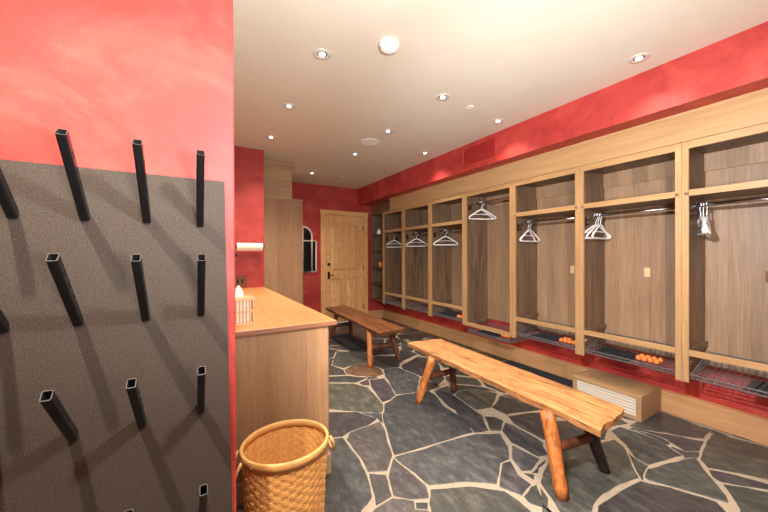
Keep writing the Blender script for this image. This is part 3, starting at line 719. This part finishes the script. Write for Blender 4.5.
# ---------------------------------------------------------------- counter cabinet
t = thing('base_cabinet', 'tall oak base cabinet standing in the alcove behind the wicker basket', 'cabinet', (0, 2.07, 0))
link('body', B(-.7, .785, .03, 2.745, .13, 1.018, bev=.001), M['cab'], t)
bm = bmesh.new(); box(bm, -.7, .70, .05, 2.745, 0, .13); link('toe_kick', bm, M['cab_h'], t)
bm = bmesh.new(); box(bm, -.7, .80, .012, .03, 0, .13, bev=.003); box(bm, .785, .80, .03, 2.745, 0, .13, bev=.003); link('base_moulding', bm, M['cab_h'], t)
for k in range(4):
    y0 = .06+k*.67
    d = link('door', B(.785, .803, y0, y0+.66, .15, 1.0, bev=.003), M['cab'], t)
    bm = bmesh.new(); rod(bm, (.803, y0+.06, .86), (.828, y0+.06, .86), .012, 14); link('knob', bm, M['bronze'], d)
ct = link('countertop', B(-.7, .842, 2.078, 4.815, 1.018, 1.048, bev=.003), M['counter'])
link('front_edge', B(-.7, .842, 2.071, 2.078, 1.018, 1.0455, bev=.002), M['edge'], ct)
tag(ct, 'honey coloured plank worktop lying on the oak base cabinet', 'countertop')

# tall cabinets behind the alcove wall
t = thing('tall_cabinet', 'tall plain oak cabinet side standing between the alcove and the arched mirror', 'cabinet', (0, 5.25, 0))
link('body', B(.40, 1.52, 0, 1.33, 0, 2.395, bev=.002), M['cab'], t)
link('cornice', B(.40, 1.54, -.015, 1.33, 2.395, 2.413, bev=.003), M['cab_h'], t)
for y0 in (.02, .68):
    d = link('door', B(1.52, 1.54, y0, y0+.64, .08, 2.37, bev=.003), M['cab'], t)
    bm = bmesh.new(); rod(bm, (1.54, y0+.58, 1.1), (1.565, y0+.58, 1.1), .012, 14); link('knob', bm, M['bronze'], d)
t = thing('overhead_cabinet', 'oak overhead box cabinet with a crown strip on top of the tall cabinet', 'cabinet', (0, 5.25, 2.4145))
link('body', B(.40, 1.36, 0, 1.33, 0, .585, bev=.002), M['cab_h'], t)
link('crown', B(.40, 1.39, -.022, 1.33, .525, .585, bev=.006), M['cab_h'], t)

# ---------------------------------------------------------------- arched mirror on the far wall
t = thing('arched_mirror', 'white framed arched mirror on the red wall left of the door', 'mirror', (0, YF-.002, 0))
ax0, ax1, zb_, zs = 1.74, 2.12, 1.15, 1.90
def arcpts(x0, x1, zs, n=16):
    c = (x0+x1)/2; r = (x1-x0)/2; return [(c+r*cos(a), zs+r*sin(a)) for a in [pi*k/n for k in range(n+1)]]
bm = bmesh.new(); prism(bm, [(ax0, zb_), (ax1, zb_)]+arcpts(ax0, ax1, zs), -.012, -.002, 'y'); prism(bm, [(ax1, zb_), (2.21, zb_), (2.21, 1.80), (ax1, 1.80)], -.012, -.002, 'y')
link('glass', bm, M['glass'], t)
bm = bmesh.new()
out = [(ax0, -.015, zb_)]+[(ax1, -.015, zb_)]+[(x, -.015, z) for x, z in arcpts(ax0, ax1, zs)]
sweep(bm, out, .019, 8, closed=True)
sweep(bm, [(ax1, -.015, zb_), (2.21, -.015, zb_), (2.21, -.015, 1.80), (ax1, -.015, 1.80)], .017, 8)
sweep(bm, [(ax0, -.015, 1.80), (ax1, -.015, 1.80)], .013, 8)
sweep(bm, [((ax0+ax1)/2, -.015, zb_), ((ax0+ax1)/2, -.015, 2.07)], .008, 8)
link('frame', bm, M['offwhite'], t, smooth=True)

# ---------------------------------------------------------------- alcove things
t = thing('paper_towel_holder', 'white paper towel roll on a dark wall bracket above the countertop', 'paper towels', (.645, 4.73, 1.615))
bm = bmesh.new(); rod(bm, (-.165, 0, 0), (.165, 0, 0), .055, 28); rod(bm, (-.166, 0, 0), (.166, 0, 0), .02, 16); link('paper_roll', bm, M['paper'], t)
bm = bmesh.new(); rod(bm, (-.19, 0, 0), (.19, 0, 0), .006, 8)
for s in (-1, 1): sweep(bm, [(s*.19, 0, 0), (s*.19, .06, 0), (s*.19, .089, 0)], .006, 8); rod(bm, (s*.19, .08, 0), (s*.19, .0895, 0), .02, 14)
link('bracket', bm, M['bronze'], t)
t = thing('outlet_plate', 'dark bronze outlet plate on the alcove wall above the worktop', 'outlet', (.50, 4.82, 1.14))
bm = bmesh.new(); box(bm, -.12, .115, -.008, -.0005, -.075, .085, bev=.003); link('plate', bm, M['bronze_p'], t)
for x in (-.06, .0, .06): link('rocker', B(x-.016, x+.016, -.012, -.008, -.03, .035, bev=.001), M['bronze'], t)
bm = bmesh.new(); rod(bm, (.475, 4.80, 1.50), (.475, 4.8195, 1.50), .022, 16); tag(link('wall_button', bm, M['bronze']), 'small round dark button on the alcove wall below the paper towels', 'button')
t = thing('tissue_box', 'slatted wooden tissue box cover on the countertop corner', 'tissue box', (.245, 2.33, 1.0485))
bm = bmesh.new(); a, h = .09, .175
box(bm, -a, a, -a, a, .0, .012, bev=.002); box(bm, -a, a, -a, a, h-.018, h, bev=.003); box(bm, -a+.006, a-.006, -a+.006, a-.006, h*.45, h*.45+.012)
link('box_frame', bm, M['slat'], t)
bm = bmesh.new()
for k in range(9):
    p = -a+.009+k*(2*a-.018)/8
    for q in (-a+.006, a-.006): rod(bm, (p, q, .01), (p, q, h-.015), .005, 8); rod(bm, (q, p, .01), (q, p, h-.015), .005, 8)
link('slats', bm, M['slat'], t)
link('tissue_packet', B(-a+.02, a-.02, -a+.02, a-.02, .013, h-.02), M['paper'], t)
bm = bmesh.new(); n = 14; ringsT = []
for j, (r, z) in enumerate(((.03, 0), (.028, .02), (.02, .045), (.006, .075))):
    ringsT.append([bm.verts.new((r*(1+.3*sin(3*2*pi*k/n+j))*cos(2*pi*k/n), r*.5*(1+.3*cos(2*2*pi*k/n))*sin(2*pi*k/n), h+z)) for k in range(n)])
for A, C in zip(ringsT, ringsT[1:]):
    for k in range(n): bm.faces.new((A[k], A[(k+1) % n], C[(k+1) % n], C[k]))
bm.faces.new(ringsT[-1]); link('tissue', bm, M['paper'], t, smooth=True)

# ---------------------------------------------------------------- wicker basket
BC = (.418, 1.765); BH = .50
t = thing('wicker_basket', 'honey coloured oval woven basket on the floor in front of the oak base cabinet', 'basket', (*BC, 0))
A1, A2 = .222, .205
def ell(a, z, grow=0, bulge=0):
    k = .88+.12*(z/BH)
    return Vector(((A1*k+grow)*cos(a), (A2*k+grow)*sin(a), z))
bm = bmesh.new(); ns = 38; nrow = 22
rowh = (BH-.03)/nrow
for j in range(nrow):   # weavers passing in front of and behind the uprights
    pts = []; m = ns*4
    for i in range(m):
        a = 2*pi*i/m; s = math.tanh(1.6*cos(pi*i/4+(pi if j % 2 else 0)))*.0030
        pts.append(ell(a, .012+rowh*(j+.5), s))
    rings = []
    for i, p in enumerate(pts):
        nrm = Vector((p.x/A1**2, p.y/A2**2, 0)).normalized(); th = .0016; hh = rowh*.45
        rings.append([bm.verts.new(p+nrm*th+Vector((0, 0, -hh))), bm.verts.new(p+nrm*th*1.25), bm.verts.new(p+nrm*th+Vector((0, 0, hh))), bm.verts.new(p-nrm*th+Vector((0, 0, hh))), bm.verts.new(p-nrm*th+Vector((0, 0, -hh)))])
    for i in range(m):
        A, C = rings[i], rings[(i+1) % m]
        for k in range(5): bm.faces.new((A[k], A[(k+1) % 5], C[(k+1) % 5], C[k]))
link('woven_side', bm, M['wicker'], t)
bm = bmesh.new()
for i in range(ns):
    a = 2*pi*(i)/ns; p, q = ell(a, .0), ell(a, BH-.02); 
    tdir = Vector((-A1*sin(a), A2*cos(a), 0)).normalized(); nrm = Vector((cos(a)/A1, sin(a)/A2, 0)).normalized()
    vs = [[bm.verts.new(c+tdir*sx*.0075+nrm*sn*.0012) for sx, sn in ((-1, -1), (1, -1), (1, 1), (-1, 1))] for c in (p, q)]
    for k in range(4): bm.faces.new((vs[0][k], vs[0][(k+1) % 4], vs[1][(k+1) % 4], vs[1][k]))
link('uprights', bm, M['wicker'], t)
bm = bmesh.new(); ring = []
for i in range(96):
    a = 2*pi*i/96; p = ell(a, BH); nrm = Vector((cos(a)/A1, sin(a)/A2, 0)).normalized()
    ring.append([bm.verts.new(p+nrm*s+Vector((0, 0, z))) for s, z in ((.008, -.042), (.009, -.003), (.005, .001), (-.004, .001), (-.007, -.003), (-.006, -.042))])
for i in range(96):
    A, C = ring[i], ring[(i+1) % 96]
    for k in range(6): bm.faces.new((A[k], A[(k+1) % 6], C[(k+1) % 6], C[k]))
link('rim', bm, M['wicker_rim'], t, smooth=True)
bm = bmesh.new()
for i in range(14):
    a = 2*pi*(i+.3)/14; p = ell(a, BH-.022); nrm = Vector((cos(a)/A1, sin(a)/A2, 0)).normalized()
    rod(bm, p+nrm*.008, p+nrm*.015, .006, 8)
link('rivets', bm, M['leg'], t)
for s in (-1, 1):
    bm = bmesh.new(); b0 = Vector((s*(A1+.008), 0, BH-.05))
    sweep(bm, [b0+Vector((0, -.06, .03)), b0+Vector((s*.02, -.058, -.01)), b0+Vector((s*.03, -.04, -.06)), b0+Vector((s*.03, 0, -.075)), b0+Vector((s*.03, .04, -.06)), b0+Vector((s*.02, .058, -.01)), b0+Vector((0, .06, .03))], .008, 8)
    link('handle', bm, M['wicker_rim'], t, smooth=True)
bm = bmesh.new(); n = 48; vs = [bm.verts.new(ell(2*pi*i/n, .006)) for i in range(n)]; bm.faces.new(vs); v2 = [bm.verts.new(ell(2*pi*i/n, .0015)) for i in range(n)]; bm.faces.new(v2)
for i in range(n): bm.faces.new((vs[i], vs[(i+1) % n], v2[(i+1) % n], v2[i]))
link('bottom', bm, M['wicker'], t)

# ---------------------------------------------------------------- boot dryer on the near wall
t = thing('boot_dryer', 'charcoal wall panel of black angled boot drying tubes on the near red wall', 'boot dryer', (-.4, 1.4, 0))
pz = [(-1.25, 1.787), (.099, 1.787), (.124, .25), (-1.25, .25)]
bm = bmesh.new(); prism(bm, [(x+.4, z) for x, z in pz], -.014, -.0005, 'y'); link('panel', bm, M['panel'], t)
def peg():
    bm = bmesh.new(); w, d, L, th = .0118, .0150, .298, .0024
    # square tube along local +z with rounded corners, open at the tip
    def rr(ax, ay, r): return [(x, y) for x, y in rrect(-ax, ax, -ay, ay, r, 3)]
    o = rr(w, d, .005); i_ = rr(w-th, d-th, .003); n = len(o)
    r0 = [bm.verts.new((x, y, 0)) for x, y in o]; r1 = [bm.verts.new((x, y, L)) for x, y in o]
    r2 = [bm.verts.new((x, y, L)) for x, y in i_]; r3 = [bm.verts.new((x, y, L-.12)) for x, y in i_]
    for k in range(n):
        k2 = (k+1) % n
        bm.faces.new((r0[k], r0[k2], r1[k2], r1[k])).material_index = 0
        bm.faces.new((r1[k], r1[k2], r2[k2], r2[k])).material_index = 2
        bm.faces.new((r2[k], r2[k2], r3[k2], r3[k])).material_index = 1
    bm.faces.new(r3).material_index = 1; bm.faces.new(r0)
    for z in (.12, .17, .22):
        for s in (-1, 1): box(bm, s*w-.0004, s*w+.0004, -.004, .004, z, z+.022, mi=1)
    return bm
P0 = None
pegs = [(-.307, 1.623), (-.145, 1.624), (.016, 1.618), (-.468, 1.622), (-.326, 1.287), (-.150, 1.284), (.017, 1.284), (-.49, 1.285), (-.340, .922), (-.163, .918), (.015, .922), (-.51, .92), (-.35, .53), (-.172, .535), (.019, .538), (-.52, .53), (-.63, 1.62), (-.66, 1.285), (-.68, .92), (-.69, .53)]
for x, z in pegs:
    if P0 is None: P0 = link('drying_tube', peg(), [M['black'], M['darkin'], M['rim']], t); o = P0
    else: o = P0.copy(); COL.objects.link(o); o.parent = t
    o.location = (x+.4, -.012, z); o.rotation_euler = (radians(45), 0, 0)

# ---------------------------------------------------------------- ceiling fittings
def downlight():
    bm = bmesh.new(); lathe(bm, [(.036, -.0005), (.040, -.005), (.062, -.007), (.066, -.0005)], 36)
    t = thing('ceiling_downlight', 'x', 'downlight', (0, 0, CZ), 0, 'recessed downlights in the ceiling')
    link('trim_ring', bm, M['brass'], t, smooth=True)
    bm = bmesh.new(); lathe(bm, [(0, -.0006), (.037, -.0006), (.037, -.003), (0, -.003)], 30); link('housing', bm, M['can'], t)
    bm = bmesh.new(); lathe(bm, [(0, -.012), (.012, -.011), (.02, -.007), (.024, -.003), (0, -.003)], 24); link('bulb', bm, M['bulb'], t, smooth=True)
    return t
LG = [(.824, 2.297, 'brass ringed ceiling downlight nearest above the wicker basket and counter front'),
      (.821, 3.264, 'second ceiling downlight back above the countertop'),
      (.836, 4.233, 'third ceiling downlight back, by the alcove wall'),
      (2.04, 2.345, 'ceiling downlight between the white smoke detector and the sprinkler cap'),
      (2.023, 3.323, 'ceiling downlight just nearer than the round ceiling speaker'),
      (2.056, 4.325, 'ceiling downlight just beyond the round ceiling speaker'),
      (2.943, 1.124, 'ceiling downlight nearest the right edge, beside the red soffit'),
      (2.947, 2.456, 'ceiling downlight beside the red air grille in the soffit'),
      (2.933, 3.77, 'far ceiling downlight beside the red soffit'),
      (1.847, 5.716, 'farthest ceiling downlight, near the far wall'),
      (-.55, .60, None), (.80, .0, None), (2.04, -.3, None), (2.94, -.25, None), (.8, -1.4, None), (-.6, -1.2, None), (2.04, -1.5, None)]
D0 = downlight()
for i, (x, y, lb) in enumerate(LG):
    o = D0 if i == 0 else dup(D0)
    o.location = (x, y, CZ); o['label'] = lb or 'ceiling downlight behind the camera'
    ld = bpy.data.lights.new('downlight_lamp', 'SPOT'); ld.energy = ENERGY[i] if i in ENERGY else E_DEF; ld.color = WARM
    ld.spot_size = radians(112); ld.spot_blend = 1.0; ld.shadow_soft_size = .022
    lo = bpy.data.objects.new('downlight_lamp', ld); COL.objects.link(lo); lo.location = (x, y, CZ-.02)
t = thing('smoke_detector', 'white domed smoke detector on the ceiling near the top of the picture', 'smoke detector', (1.195, 1.945, CZ))
bm = bmesh.new(); lathe(bm, [(0, -.0005), (.070, -.0005), (.072, -.014), (.069, -.018)], 40); lathe(bm, [(.069, -.018), (0, -.018)], 40); link('mounting_plate', bm, M['white'], t)
bm = bmesh.new(); lathe(bm, [(.060, -.018), (.064, -.034), (.056, -.046), (.03, -.053), (0, -.054)], 40); link('cover', bm, M['white'], t, smooth=True)
t = thing('ceiling_speaker', 'round white flush speaker in the middle of the ceiling', 'speaker', (2.012, 3.76, CZ))
bm = bmesh.new(); lathe(bm, [(.105, -.0005), (.108, -.006), (.122, -.006), (.126, -.0005)], 44); link('rim', bm, M['white'], t, smooth=True)
bm = bmesh.new(); lathe(bm, [(0, -.005), (.106, -.004), (.106, -.0006)], 44); link('grille', bm, M['white'], t)
for (x, y, lb) in ((2.42, 2.366, 'small white round sprinkler cap on the ceiling, beside a downlight'), (2.442, 5.724, 'tiny white sprinkler cap on the ceiling near the far door')):
    bm = bmesh.new(); lathe(bm, [(0, -.004), (.035, -.004), (.042, -.0005)], 30)
    tag(link('sprinkler_cap', bm, M['white'], loc=(x, y, CZ)), lb, 'sprinkler')

# ---------------------------------------------------------------- unseen flash lamps and the added ceiling fill light
def area(loc, rot, size, e, col):
    ld = bpy.data.lights.new('ceiling_fill', 'AREA'); ld.energy = e; ld.color = col; ld.shape = 'DISK'; ld.size = size
    o = bpy.data.objects.new('ceiling_fill', ld); COL.objects.link(o); o.location = loc; o.rotation_euler = rot; return o
fl = bpy.data.lights.new('photo_flash', 'POINT'); fl.energy = FL_E; fl.color = (.93, .97, 1); fl.shadow_soft_size = FL_R
flo = bpy.data.objects.new('photo_flash', fl); COL.objects.link(flo); flo.location = FL_POS
w = bpy.data.worlds.new('world'); scene.world = w; w.use_nodes = True
w.node_tree.nodes['Background'].inputs[0].default_value = (*AMB, 1); w.node_tree.nodes['Background'].inputs[1].default_value = .3
vs = scene.view_settings; scene.display_settings.display_device = 'sRGB'
vs.view_transform = 'Standard'; vs.look = 'None'; vs.gamma = 1; vs.use_curve_mapping = False; vs.exposure = EXPO
sp = bpy.data.lights.new('photo_flash_head', 'SPOT'); sp.energy = SP_E; sp.color = (.95, .98, 1); sp.spot_size = radians(118); sp.spot_blend = .8; sp.shadow_soft_size = .04
spo = bpy.data.objects.new('photo_flash_head', sp); COL.objects.link(spo); spo.location = FL_POS
spo.rotation_euler = (Vector((3.7, 2.3, .75))-Vector(FL_POS)).to_track_quat('-Z', 'Y').to_euler()
for a in CEILING_FILLS: area(*a)
